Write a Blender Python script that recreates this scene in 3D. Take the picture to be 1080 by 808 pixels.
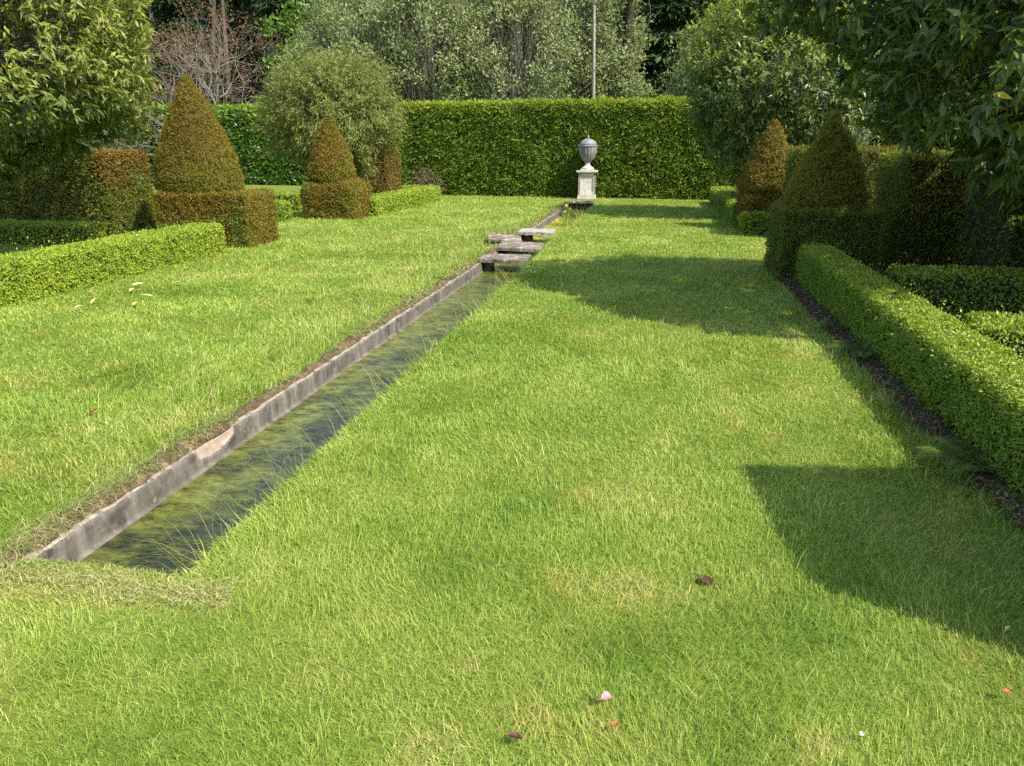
import bpy, bmesh, math
import numpy as np
from math import radians, pi
for o in list(bpy.data.objects): bpy.data.objects.remove(o)
SC = bpy.context.scene
COL = SC.collection
R = np.random.default_rng(7)

# ------------------------------------------------------------------ camera, sky, sun, exposure
cam = bpy.data.cameras.new('camera'); co = bpy.data.objects.new('camera', cam); COL.objects.link(co)
co.location = (0, 0, 1.6); co.rotation_euler = (radians(90-17.71), 0, radians(10.64))
cam.sensor_width = 36; cam.lens = 26.2; cam.clip_start = .05; cam.clip_end = 500
SC.camera = co
SUN_EL = 47; SH = np.array([-.88, .47])            # horizontal travel of the sunlight
wd = bpy.data.worlds.new('World'); SC.world = wd; wd.use_nodes = True
nt = wd.node_tree; bg = nt.nodes['Background']
sky = nt.nodes.new('ShaderNodeTexSky'); sky.sky_type = 'NISHITA'; sky.sun_disc = False
sky.sun_elevation = radians(SUN_EL); sky.sun_rotation = math.atan2(-SH[0], -SH[1])
sky.air_density = 1.0; sky.dust_density = 1.5
nt.links.new(sky.outputs[0], bg.inputs[0]); bg.inputs[1].default_value = .15
sl = bpy.data.lights.new('sun', 'SUN'); sl.energy = 3.5; sl.angle = radians(.6); sl.color = (1, .94, .84)
so = bpy.data.objects.new('sun', sl); COL.objects.link(so); so.location = (10, -6, 15)
from mathutils import Vector
ce = math.cos(radians(SUN_EL))
so.rotation_euler = Vector((SH[0]*ce, SH[1]*ce, -math.sin(radians(SUN_EL)))).to_track_quat('-Z', 'Y').to_euler()
SC.view_settings.view_transform = 'Standard'; SC.view_settings.look = 'None'
SC.view_settings.gamma = 1; SC.view_settings.exposure = 1.3
SC.render.engine = 'CYCLES'
cy = SC.cycles
cy.max_bounces = 7; cy.diffuse_bounces = 4; cy.glossy_bounces = 3; cy.transmission_bounces = 4; cy.transparent_max_bounces = 8
cy.sample_clamp_indirect = 8; cy.use_denoising = False

# ------------------------------------------------------------------ helpers
def tag(o, label, cat, group=None, kind=None):
    if label: o['label'] = label
    if cat: o['category'] = cat
    if group: o['group'] = group
    if kind: o['kind'] = kind
    return o
def thing(name, label, cat, loc=(0, 0, 0), group=None, rz=0):
    o = bpy.data.objects.new(name, None); COL.objects.link(o); o.empty_display_size = .1
    o.location = loc; o.rotation_euler = (0, 0, rz)
    return tag(o, label, cat, group)
class MB:
    """collects vertices / faces / per-face values for ONE mesh object"""
    def __init__(s): s.v = []; s.f = []; s.n = 0
    def add(s, V, F, var=.5, tone=0., mat=0, smooth=False):
        V = np.asarray(V, float).reshape(-1, 3); F = np.asarray(F, int)
        m = len(F); b = lambda x: np.broadcast_to(np.asarray(x, float), (m,))
        s.v.append(V); s.f.append((F+s.n, b(var), b(tone), np.full(m, mat, int), np.full(m, smooth, bool))); s.n += len(V)
        return s
    def build(s, name, mats, parent=None, loc=None):
        me = bpy.data.meshes.new(name); V = np.concatenate(s.v)
        me.vertices.add(len(V)); me.vertices.foreach_set('co', V.astype(np.float32).ravel())
        cnt = np.concatenate([np.full(len(f[0]), f[0].shape[1]) for f in s.f])
        li = np.concatenate([f[0].ravel() for f in s.f])
        me.loops.add(len(li)); me.loops.foreach_set('vertex_index', li.astype(np.int32))
        me.polygons.add(len(cnt)); st = np.concatenate([[0], np.cumsum(cnt)[:-1]])
        me.polygons.foreach_set('loop_start', st.astype(np.int32))
        for k, nm in ((1, 'var'), (2, 'tone')):
            a = me.attributes.new(nm, 'FLOAT', 'FACE'); a.data.foreach_set('value', np.concatenate([f[k] for f in s.f]).astype(np.float32))
        for m in (mats if isinstance(mats, (list, tuple)) else [mats]): me.materials.append(m)
        me.polygons.foreach_set('material_index', np.concatenate([f[3] for f in s.f]).astype(np.int32))
        me.polygons.foreach_set('use_smooth', np.concatenate([f[4] for f in s.f]))
        me.update(calc_edges=True); me.validate()
        o = bpy.data.objects.new(name, me); COL.objects.link(o)
        if parent is not None: o.parent = parent
        if loc is not None: o.location = loc
        return o
def nrm(a): return a/np.maximum(np.linalg.norm(a, axis=-1, keepdims=True), 1e-9)
def rnd(n): return nrm(R.normal(size=(n, 3)))
def _h(i):
    i = i.astype(np.int64); x = (i[..., 0]*374761393+i[..., 1]*668265263+i[..., 2]*2147483647 % 998244353) & 0xffffffff
    x = ((x ^ (x >> 13))*1274126177) & 0xffffffff; x = (x ^ (x >> 16)); return (x & 0xffff)/65535.
def vn(p):
    p = np.asarray(p, float)+1000.; i = np.floor(p); f = p-i; f = f*f*(3-2*f); r = 0
    for a in (0, 1):
        for b in (0, 1):
            for c in (0, 1):
                w = np.where(a, f[..., 0], 1-f[..., 0])*np.where(b, f[..., 1], 1-f[..., 1])*np.where(c, f[..., 2], 1-f[..., 2])
                r = r+w*_h(i+np.array([a, b, c]))
    return r
def fbm(p, o=3):
    r = 0; a = .5; t = 0
    for k in range(o): r = r+a*vn(p*2**k+k*17.3); t += a; a *= .5
    return r/t*2-1
def sm(x, a, b): t = np.clip((x-a)/(b-a), 0, 1); return t*t*(3-2*t)

def leaves(mb, P, D, N, L, W, var, tone=0., fold=.18, mat=0, big=False, droop=0.):
    n = len(P); L = np.broadcast_to(L, (n,))[:, None]; W = np.broadcast_to(W, (n,))[:, None]
    D = nrm(D); S = nrm(np.cross(D, N)); U = np.cross(S, D)
    g = np.array([0, 0, -1.])*droop*L
    if not big:
        V = np.stack([P, P+D*L*.45+S*W*.5+U*fold*W+g*.3, P+D*L+g, P+D*L*.45-S*W*.5+U*fold*W+g*.3], 1)
        F = np.arange(n*4).reshape(n, 4)
        mb.add(V, F, var, tone, mat)
    else:
        V = np.stack([P, P+D*L*.45+S*W*.5+U*fold*W+g*.25, P+D*L+g, P+D*L*.45-S*W*.5+U*fold*W+g*.25, P+D*L*.5+g*.3], 1)
        b = np.arange(n)[:, None]*5
        F = np.concatenate([b+np.array([0, 1, 2, 4]), b+np.array([0, 4, 2, 3])])
        t = np.broadcast_to(np.asarray(tone, float), (n,)); v = np.broadcast_to(np.asarray(var, float), (n,))
        mb.add(V, F, np.tile(v, 2), np.tile(t, 2), mat)
def tube(mb, path, rad, sides=6, mat=0, var=.5, caps=False):
    path = np.asarray(path, float); k = len(path); rad = np.broadcast_to(rad, (k,))
    t = nrm(np.gradient(path, axis=0)); ref = np.array([.31, .87, .39])
    a = nrm(np.cross(t, ref)); b = np.cross(t, a)
    th = np.arange(sides)/sides*2*pi
    V = path[:, None]+rad[:, None, None]*(a[:, None]*np.cos(th)[None, :, None]+b[:, None]*np.sin(th)[None, :, None])
    i = np.arange(k-1)[:, None]*sides; j = np.arange(sides)[None]; j2 = (j+1) % sides
    F = np.stack([i+j, i+j2, i+sides+j2, i+sides+j], -1).reshape(-1, 4)
    mb.add(V.reshape(-1, 3), F, var, 0, mat, True)
def lathe(mb, prof, seg=40, mat=0, c=(0, 0), rib=0, ribamp=0., smooth=True):
    prof = np.asarray(prof, float); th = np.arange(seg)/seg*2*pi; k = len(prof)
    rr = prof[:, 0][:, None]*(1-ribamp*np.abs(np.sin(th*rib/2))[None]*0 - (ribamp*(1-np.abs(np.sin(th*rib/2)))**2)[None]) if rib else prof[:, 0][:, None]*np.ones(seg)[None]
    V = np.stack([c[0]+rr*np.cos(th), c[1]+rr*np.sin(th), np.broadcast_to(prof[:, 1][:, None], rr.shape)], -1)
    i = np.arange(k-1)[:, None]*seg; j = np.arange(seg)[None]; j2 = (j+1) % seg
    F = np.stack([i+j, i+j2, i+seg+j2, i+seg+j], -1).reshape(-1, 4)
    mb.add(V.reshape(-1, 3), F, .5, 0, mat, smooth)
def box(mb, x0, x1, y0, y1, z0, z1, mat=0, bev=0.):
    if bev:
        bm = bmesh.new(); bmesh.ops.create_cube(bm, size=1)
        for v in bm.verts: v.co = ((x0+x1)/2+v.co.x*(x1-x0), (y0+y1)/2+v.co.y*(y1-y0), (z0+z1)/2+v.co.z*(z1-z0))
        bmesh.ops.bevel(bm, geom=bm.edges[:], offset=bev, segments=2, affect='EDGES'); add_bm(mb, bm, mat); return
    V = [(x, y, z) for z in (z0, z1) for y in (y0, y1) for x in (x0, x1)]
    F = [(0, 2, 3, 1), (4, 5, 7, 6), (0, 1, 5, 4), (2, 6, 7, 3), (0, 4, 6, 2), (1, 3, 7, 5)]
    mb.add(V, F, .5, 0, mat)
def add_bm(mb, bm, mat=0, smooth=False):
    bm.verts.ensure_lookup_table(); V = np.array([v.co[:] for v in bm.verts]); d = {}
    for f in bm.faces: d.setdefault(len(f.verts), []).append([v.index for v in f.verts])
    bm.verts.index_update(); s = mb.n; first = True
    for k, F in d.items():
        mb.add(V, F, .5, 0, mat, smooth)
    bm.free()

# ------------------------------------------------------------------ materials
def newmat(name):
    m = bpy.data.materials.new(name); m.use_nodes = True; nt = m.node_tree; nt.nodes.clear()
    out = nt.nodes.new('ShaderNodeOutputMaterial'); return m, nt, out
def N_(nt, t, **kw):
    n = nt.nodes.new(t)
    for k, v in kw.items(): setattr(n, k, v)
    return n
def ramp(nt, fac, stops):
    r = N_(nt, 'ShaderNodeValToRGB'); e = r.color_ramp.elements
    while len(e) < len(stops): e.new(.5)
    for x, (p, c) in zip(e, stops): x.position = p; x.color = (*c, 1)
    nt.links.new(fac, r.inputs[0]); return r.outputs[0]
def mix(nt, fac, a, b, mode='MIX'):
    m = N_(nt, 'ShaderNodeMix', data_type='RGBA', blend_type=mode)
    for s, v in ((m.inputs[0], fac), (m.inputs[6], a), (m.inputs[7], b)):
        if hasattr(v, 'type'): nt.links.new(v, s)
        else: s.default_value = v if not isinstance(v, tuple) else (*v, 1)
    return m.outputs[2]
def noise(nt, scale, detail=4, rough=.55, vec=None, stretch=None):
    tc = N_(nt, 'ShaderNodeTexCoord'); v = tc.outputs['Object']
    if stretch:
        mp = N_(nt, 'ShaderNodeMapping'); mp.inputs['Scale'].default_value = stretch; nt.links.new(v, mp.inputs[0]); v = mp.outputs[0]
    n = N_(nt, 'ShaderNodeTexNoise'); n.inputs['Scale'].default_value = scale; n.inputs['Detail'].default_value = detail
    n.inputs['Roughness'].default_value = rough; nt.links.new(v, n.inputs['Vector']); return n.outputs[0]
def stops(cs): return [(i/max(1, len(cs)-1), c) for i, c in enumerate(cs)]
def leafmat(name, main, alt=None, rough=.5, spec=.25, trans=.35, tint=(1.25, 1.15, .6)):
    m, nt, out = newmat(name)
    a = N_(nt, 'ShaderNodeAttribute', attribute_name='var'); c = ramp(nt, a.outputs['Fac'], stops(main))
    if alt:
        t = N_(nt, 'ShaderNodeAttribute', attribute_name='tone'); c = mix(nt, t.outputs['Fac'], c, ramp(nt, a.outputs['Fac'], stops(alt)))
    p = N_(nt, 'ShaderNodeBsdfPrincipled'); p.inputs['Roughness'].default_value = rough; p.inputs['Specular IOR Level'].default_value = spec
    nt.links.new(c, p.inputs['Base Color'])
    tr = N_(nt, 'ShaderNodeBsdfTranslucent'); nt.links.new(mix(nt, 1., c, tint, 'MULTIPLY'), tr.inputs[0])
    ms = N_(nt, 'ShaderNodeMixShader'); ms.inputs[0].default_value = trans
    nt.links.new(p.outputs[0], ms.inputs[1]); nt.links.new(tr.outputs[0], ms.inputs[2]); nt.links.new(ms.outputs[0], out.inputs[0])
    return m
def solid(name, cols, scale=6, rough=.85, bump=.3, bscale=30, stretch=None, spec=.3, extra=None):
    m, nt, out = newmat(name)
    n = noise(nt, scale, 6, .65, stretch=stretch); c = ramp(nt, n, [(.3+.4*s, k) for s, k in stops(cols)])
    if extra: c = extra(nt, c)
    p = N_(nt, 'ShaderNodeBsdfPrincipled'); p.inputs['Roughness'].default_value = rough; p.inputs['Specular IOR Level'].default_value = spec
    nt.links.new(c, p.inputs['Base Color'])
    if bump:
        b = N_(nt, 'ShaderNodeBump'); b.inputs['Strength'].default_value = bump; b.inputs['Distance'].default_value = .01
        nt.links.new(noise(nt, bscale, 5, .7, stretch=stretch), b.inputs['Height']); nt.links.new(b.outputs[0], p.inputs['Normal'])
    nt.links.new(p.outputs[0], out.inputs[0]); return m

M = {}
M['twig'] = solid('dark twigs', [(.018, .017, .008), (.04, .035, .016)], 20, .9, 0)
M['bark'] = solid('bark', [(.05, .04, .03), (.11, .09, .07)], 9, .9, .4, 40)
M['palebark'] = solid('pale twigs', [(.14, .122, .098), (.23, .205, .168)], 9, .85, 0)
M['greybark'] = solid('grey stems', [(.09, .085, .055), (.18, .17, .115)], 9, .85, 0)
M['pole'] = solid('weathered pole', [(.19, .175, .125), (.29, .27, .20)], 5, .85, .2, 30)
M['grass'] = leafmat('grass blades', [(.105, .21, .02), (.205, .335, .034), (.315, .43, .058), (.43, .49, .12)],
                     [(.33, .33, .05), (.43, .41, .085), (.52, .47, .15), (.60, .54, .25)], .45, .3, .42, (1.2, 1.1, .55))
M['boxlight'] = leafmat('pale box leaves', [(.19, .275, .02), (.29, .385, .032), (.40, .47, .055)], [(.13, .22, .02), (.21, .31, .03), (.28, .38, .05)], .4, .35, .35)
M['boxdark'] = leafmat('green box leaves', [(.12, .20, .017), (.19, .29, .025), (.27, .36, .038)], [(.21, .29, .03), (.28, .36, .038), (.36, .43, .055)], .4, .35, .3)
M['yew'] = leafmat('bronzed yew needles', [(.115, .086, .011), (.20, .146, .017), (.30, .215, .028)], [(.10, .125, .014), (.16, .20, .022), (.24, .29, .04)], .5, .25, .3, (1.3, 1.0, .5))
M['yewgreen'] = leafmat('green yew needles', [(.075, .105, .013), (.13, .16, .018), (.20, .22, .028)], [(.12, .078, .012), (.18, .118, .018), (.25, .17, .028)], .5, .25, .3)
M['yewsun'] = leafmat('sun tinted yew needles', [(.14, .145, .018), (.23, .225, .026), (.32, .305, .04)], None, .5, .25, .35)  # golden tone paints in the sun that the overhanging tree blocks
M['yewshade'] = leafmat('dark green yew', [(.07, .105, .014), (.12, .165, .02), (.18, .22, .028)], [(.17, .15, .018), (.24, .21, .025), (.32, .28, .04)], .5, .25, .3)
M['yewmid'] = leafmat('olive yew', [(.10, .125, .016), (.17, .20, .022), (.24, .27, .035)], None, .5, .25, .3)  # lighter green painted to stand in for light kept off by the canopy
M['leyland'] = leafmat('cypress sprays', [(.075, .135, .014), (.125, .20, .019), (.19, .27, .028)], [(.17, .225, .018), (.245, .305, .026), (.33, .375, .04)], .5, .25, .3)
M['laurel'] = leafmat('laurel leaves', [(.04, .095, .010), (.075, .155, .016), (.12, .22, .022)], [(.16, .29, .02), (.2, .35, .03), (.26, .40, .04)], .35, .4, .35)
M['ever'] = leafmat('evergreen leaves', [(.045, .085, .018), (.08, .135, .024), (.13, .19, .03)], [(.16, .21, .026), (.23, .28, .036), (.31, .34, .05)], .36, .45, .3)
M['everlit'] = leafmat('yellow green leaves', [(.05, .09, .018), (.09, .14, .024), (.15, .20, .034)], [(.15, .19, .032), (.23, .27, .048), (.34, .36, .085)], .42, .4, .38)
M['yellow'] = leafmat('yellowed leaves', [(.45, .36, .02), (.55, .45, .05)], None, .5, .3, .35)
M['weep'] = leafmat('slender olive leaves', [(.08, .12, .018), (.135, .18, .026), (.20, .25, .04)], [(.19, .19, .045), (.26, .25, .06), (.34, .32, .09)], .45, .35, .35)
M['sallow'] = leafmat('grey green willow leaves', [(.14, .185, .06), (.23, .275, .105), (.38, .41, .21)], [(.09, .16, .035), (.14, .22, .05), (.19, .28, .07)], .5, .3, .3)
M['conifer'] = leafmat('dark conifer sprays', [(.012, .028, .009), (.022, .045, .014), (.035, .065, .02)], [(.03, .07, .015), (.05, .10, .02), (.07, .13, .02)], .55, .25, .2)
M['maple'] = leafmat('bright spring leaves', [(.06, .13, .012), (.10, .20, .018), (.16, .27, .028)], None, .45, .3, .45)
M['redbud'] = leafmat('reddish buds', [(.10, .058, .032), (.17, .095, .05), (.24, .14, .075)], None, .6, .2, .25)
M['fern'] = leafmat('fern green', [(.07, .12, .016), (.11, .17, .024), (.15, .22, .035)], None, .5, .25, .4)
M['deadleaf'] = leafmat('leaf litter brown', [(.05, .03, .013), (.13, .085, .04), (.30, .215, .11)], None, .7, .2, .1)
M['straw'] = leafmat('dry straw', [(.32, .25, .10), (.46, .38, .18), (.58, .50, .28)], [(.14, .20, .04), (.2, .28, .05), (.3, .36, .1)], .6, .2, .3)
M['weed'] = leafmat('floating weed', [(.05, .06, .012), (.13, .145, .02), (.24, .24, .05)], None, .5, .3, .1)
M['flower'] = leafmat('yellow petals', [(.75, .60, .02), (.8, .68, .05)], None, .5, .2, .3)
M['soil'] = solid('soil', [(.035, .024, .012), (.085, .058, .03), (.17, .125, .07)], 14, .95, .8, 50)

def lichen(c1, sc, lo, hi):
    def f(nt, c): 
        n = noise(nt, sc, 5, .6); r = ramp(nt, n, [(lo, (0, 0, 0)), (hi, (1, 1, 1))]); return mix(nt, r, c, c1)
    return f
def two(a, b): return lambda nt, c: b(nt, a(nt, c))
M['kerb'] = solid('weathered concrete', [(.072, .064, .052), (.12, .106, .086), (.20, .178, .145)], 5, .9, .6, 45, stretch=(1, 2.2, .7),
                  extra=two(lichen((.05, .045, .035), 7, .50, .66), lichen((.26, .22, .12), 24, .64, .70)))
M['kerbtop'] = solid('worn concrete top', [(.16, .13, .095), (.27, .225, .17), (.38, .33, .26)], 9, .9, .7, 50, extra=lichen((.09, .08, .05), 13, .5, .66))
M['fresh'] = solid('fresh broken concrete', [(.22, .17, .12), (.33, .265, .20)], 16, .9, .6, 60)
M['slab'] = solid('dark mossy stone', [(.07, .053, .038), (.165, .13, .098), (.26, .215, .165)], 7, .9, .8, 26,
                  extra=lichen((.50, .47, .44), 11, .60, .68))
M['slablight'] = solid('pale lichened stone', [(.17, .155, .125), (.31, .285, .24), (.42, .395, .345)], 8, .9, .6, 30,
                       extra=lichen((.12, .10, .085), 9, .58, .68))
M['slabdark'] = solid('black damp stone', [(.03, .025, .02), (.08, .065, .055)], 9, .8, .6, 26)
M['limestone'] = solid('pale limestone', [(.33, .30, .24), (.50, .46, .39), (.60, .56, .48)], 5, .9, .3, 40,
                       extra=lichen((.22, .21, .18), 5, .60, .78))
M['lead'] = solid('grey weathered lead stone', [(.11, .11, .105), (.175, .175, .17), (.26, .255, .245)], 6, .75, .3, 30,
                  extra=lichen((.27, .26, .235), 8, .56, .7))

# lawn ground
def lawnmat():
    m, nt, out = newmat('lawn thatch')
    c = ramp(nt, noise(nt, 26, 6, .7), [(.3, (.06, .10, .016)), (.5, (.12, .18, .026)), (.7, (.20, .25, .045))])
    c = mix(nt, ramp(nt, noise(nt, 1.1, 4, .6), [(.45, (0, 0, 0)), (.68, (.8, .8, .8))]), c, (.18, .17, .035))
    p = N_(nt, 'ShaderNodeBsdfPrincipled'); p.inputs['Roughness'].default_value = .95; p.inputs['Specular IOR Level'].default_value = .1
    nt.links.new(c, p.inputs['Base Color']); b = N_(nt, 'ShaderNodeBump'); b.inputs['Strength'].default_value = .8; b.inputs['Distance'].default_value = .02
    nt.links.new(noise(nt, 60, 4, .7), b.inputs['Height']); nt.links.new(b.outputs[0], p.inputs['Normal'])
    nt.links.new(p.outputs[0], out.inputs[0]); return m
M['lawn'] = lawnmat()
def watermat():
    m, nt, out = newmat('still water over algae')
    st = (1.6, 3.2, 1.)
    a = noise(nt, 5.0, 9, .76, stretch=st); c = ramp(nt, a, [(.36, (.010, .014, .006)), (.44, (.06, .07, .009)), (.53, (.12, .14, .018)), (.66, (.21, .225, .042))])
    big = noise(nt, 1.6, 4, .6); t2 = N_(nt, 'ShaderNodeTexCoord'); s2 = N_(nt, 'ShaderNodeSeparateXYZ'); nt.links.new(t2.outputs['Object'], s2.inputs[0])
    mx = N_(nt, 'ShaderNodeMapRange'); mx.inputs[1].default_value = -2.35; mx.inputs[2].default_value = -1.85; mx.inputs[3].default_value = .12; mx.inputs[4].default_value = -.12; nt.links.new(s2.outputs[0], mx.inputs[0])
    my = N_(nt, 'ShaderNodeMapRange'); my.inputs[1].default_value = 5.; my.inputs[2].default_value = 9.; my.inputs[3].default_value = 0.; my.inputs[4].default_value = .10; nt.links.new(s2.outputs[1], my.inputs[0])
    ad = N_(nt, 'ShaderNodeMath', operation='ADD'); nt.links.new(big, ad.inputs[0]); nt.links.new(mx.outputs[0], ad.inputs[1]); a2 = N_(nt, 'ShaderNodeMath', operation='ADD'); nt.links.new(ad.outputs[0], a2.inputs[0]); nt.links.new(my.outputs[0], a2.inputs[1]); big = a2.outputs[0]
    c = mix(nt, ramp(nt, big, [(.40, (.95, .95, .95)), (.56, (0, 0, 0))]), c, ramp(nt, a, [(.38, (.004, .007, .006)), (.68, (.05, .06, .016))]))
    p = N_(nt, 'ShaderNodeBsdfPrincipled'); nt.links.new(c, p.inputs['Base Color']); p.inputs['Roughness'].default_value = .6
    p.inputs['Specular IOR Level'].default_value = .1; p.inputs['Coat Weight'].default_value = 1; p.inputs['Coat IOR'].default_value = 1.33; p.inputs['Coat Roughness'].default_value = .04
    tc = N_(nt, 'ShaderNodeTexCoord'); sx = N_(nt, 'ShaderNodeSeparateXYZ'); nt.links.new(tc.outputs['Object'], sx.inputs[0])
    mr = N_(nt, 'ShaderNodeMapRange'); mr.inputs[1].default_value = 11.; mr.inputs[2].default_value = 13.5; nt.links.new(sx.outputs[1], mr.inputs[0])   # a mat of weed lies on the far water
    weed = mr.outputs[0]; cw = ramp(nt, a, [(.36, (.10, .12, .012)), (.5, (.2, .22, .025)), (.64, (.3, .3, .05))])
    nt.links.new(mix(nt, weed, c, cw), p.inputs['Base Color'])
    iv = N_(nt, 'ShaderNodeMath', operation='SUBTRACT'); iv.inputs[0].default_value = 1; nt.links.new(weed, iv.inputs[1]); nt.links.new(iv.outputs[0], p.inputs['Coat Weight'])
    b = N_(nt, 'ShaderNodeBump'); b.inputs['Strength'].default_value = .8; b.inputs['Distance'].default_value = .02
    nt.links.new(a, b.inputs['Height']); nt.links.new(b.outputs[0], p.inputs['Normal'])
    b2 = N_(nt, 'ShaderNodeBump'); b2.inputs['Strength'].default_value = .4; b2.inputs['Distance'].default_value = .02
    nt.links.new(noise(nt, 7., 6, .65, stretch=st), b2.inputs['Height']); nt.links.new(b2.outputs[0], p.inputs['Coat Normal'])
    nt.links.new(p.outputs[0], out.inputs[0]); return m
M['water'] = watermat()

# ------------------------------------------------------------------ setting: ground, rill, soil
X0, X1, Y0, Y1 = -2.50, -1.73, 2.26, 21.6          # the channel
def ground():
    mb = MB()
    xs = np.unique(np.concatenate([[-150, -60, 60, 150], np.arange(-30, 30.1, 2.5), [X0, X1]]))
    ys = np.unique(np.concatenate([[-150, -60, 75, 200], np.arange(-30, 55.1, 2.5), [Y0, Y1]]))
    gx, gy = np.meshgrid(xs, ys); V = np.stack([gx, gy, 0*gx], -1).reshape(-1, 3); nx = len(xs); F = []
    for j in range(len(ys)-1):
        for i in range(nx-1):
            if X0-1e-6 <= xs[i] < X1-1e-6 and Y0-1e-6 <= ys[j] < Y1-1e-6: continue
            a = j*nx+i; F.append((a, a+1, a+nx+1, a+nx))
    mb.add(V, F)
    d = -.45                                        # earth sides and bed of the channel
    V = [(X0, Y0, 0), (X1, Y0, 0), (X1, Y1, 0), (X0, Y1, 0), (X0, Y0, d), (X1, Y0, d), (X1, Y1, d), (X0, Y1, d)]
    mb.add(V, [(0, 1, 5, 4), (1, 2, 6, 5), (2, 3, 7, 6), (3, 0, 4, 7), (4, 5, 6, 7)], mat=1)
    return tag(mb.build('lawn', [M['lawn'], M['soil']]), None, None, kind='structure')
ground()
def water():
    xs = np.linspace(X0+.02, X1, 9); ys = np.arange(Y0, Y1+.01, .2); gx, gy = np.meshgrid(xs, ys); nx = len(xs)
    V = np.stack([gx, gy, np.full(gx.shape, -.135)], -1).reshape(-1, 3)
    i = (np.arange(len(ys)-1)[:, None]*nx+np.arange(nx-1)[None]).ravel()
    mb = MB(); mb.add(V, np.stack([i, i+1, i+nx+1, i+nx], -1), smooth=True)
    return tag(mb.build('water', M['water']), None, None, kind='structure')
water()
def pond_weed():                                     # strands lying on the water
    mb = MB(); n = 26000; y = Y0+(R.random(n)**1.5)*(Y1-Y0); x = R.uniform(X0+.12, X1, n); q = np.stack([x, y, 0*x], -1)
    k = R.random(n) < sm(fbm(q*np.array([3, 6, 1])+4, 3), -.15, .45)*np.where(x > X0+.22, 1, .35); x, y = x[k], y[k]; n = len(x); d = np.hypot(x, y)
    a = R.normal(0, .5, n)+2.2*fbm(np.stack([x*4, y*4, 0*x], -1), 2); L = R.uniform(.015, .07, n)*(1+d/12)
    D = np.stack([np.cos(a), np.sin(a), R.normal(0, .06, n)], -1); leaves(mb, np.stack([x, y, -.1335+R.uniform(-.001, .003, n)], -1), D, np.array([0, 0, 1.])+.25*rnd(n), L, np.clip(.0007*d, .002, .012), R.random(n), 0, .05)
    return tag(mb.build('pond_weed', M['weed']), None, 'water weed', kind='stuff')
pond_weed()
def kerb():
    ys = np.concatenate([np.arange(Y0-.02, 3.3, .015), np.arange(3.3, 3.95, .004), np.arange(3.95, Y1, .015)]); k = len(ys)
    prof = np.array([(-2.49, -.40), (-2.49, -.03), (-2.487, -.012), (-2.478, -.006), (-2.45, -.004), (-2.43, -.005), (-2.415, -.010), (-2.408, -.02), (-2.406, -.035), (-2.406, -.05), (-2.405, -.065), (-2.405, -.08), (-2.405, -.10), (-2.405, -.12), (-2.403, -.128), (-2.385, -.132), (-2.382, -.40)])
    t0 = np.arange(len(prof)); t1 = np.sort(np.concatenate([t0, t0[2:14]+.33, t0[2:14]+.66])); prof = np.stack([np.interp(t1, t0, prof[:, c]) for c in (0, 1)], -1)
    V = np.zeros((k, len(prof), 3)); V[..., 0] = prof[:, 0]; V[..., 2] = prof[:, 1]; V[..., 1] = ys[:, None]
    w = fbm(V*np.array([14, 9, 14]), 3); n = len(prof); edge = np.where(t1 < 8, 1., .5); edge[[0, -1]] = 0
    lump = fbm(np.stack([ys*1.2, 0*ys, 0*ys], -1), 2)+.8*fbm(np.stack([ys*7, 0*ys+5, 0*ys], -1), 3)
    V[..., 2] += w*.007*edge + (lump*.0035)[:, None]*(edge > 0)*(prof[:, 1] > -.06)
    V[..., 0] += fbm(V*20+9, 2)*.005*edge + (fbm(np.stack([ys*.7, 0*ys+3, 0*ys], -1), 2)*.005)[:, None]
    fall = np.interp(t1, t0, [0, 0, 0, .1, .5, .9, 1, 1, .95, .85, .7, .5, .2, 0, 0, 0, 0]); el = ((ys[:, None]-3.62-.5*(prof[None, :, 1]))/.21)**2+(t1[None]/12.)**6*np.ones((k, 1))+.25*w
    d = sm(1-el, -.05, .35)*fall                    # the spall broken out of the top edge
    V[..., 0] -= d*.03; V[..., 2] -= d*.012*(prof[:, 1] > -.03)
    for yj in np.arange(3.0, 21, .9):               # thin butt joints
        j = np.argmin(abs(ys-yj)); V[j, (t1 > 2) & (t1 < 13), 0] -= .004; V[j, (t1 > 2) & (t1 < 8), 2] -= .004
    i = (np.arange(k-1)[:, None]*n+np.arange(n-1)[None]); F = np.stack([i, i+1, i+n+1, i+n], -1)
    cm = ((d[:-1, :-1]+d[1:, 1:])/2 > .3); top = np.zeros((k-1, n-1), bool); top[:, (t1[:-1] >= 2) & (t1[:-1] < 6)] = True; top &= ~cm
    mb = MB(); Vf = V.reshape(-1, 3)
    mb.add(Vf, F[~cm & ~top].reshape(-1, 4), mat=0, smooth=True); mb.add(Vf, F[top].reshape(-1, 4), mat=2, smooth=True); mb.add(Vf, F[cm].reshape(-1, 4), mat=1)
    mb.add(V[0], [list(range(n))], mat=2)
    return tag(mb.build('stone_kerb', [M['kerb'], M['fresh'], M['kerbtop']]), 'long weathered concrete kerb with one chipped edge along the water channel', 'kerb')
kerb()
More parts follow.
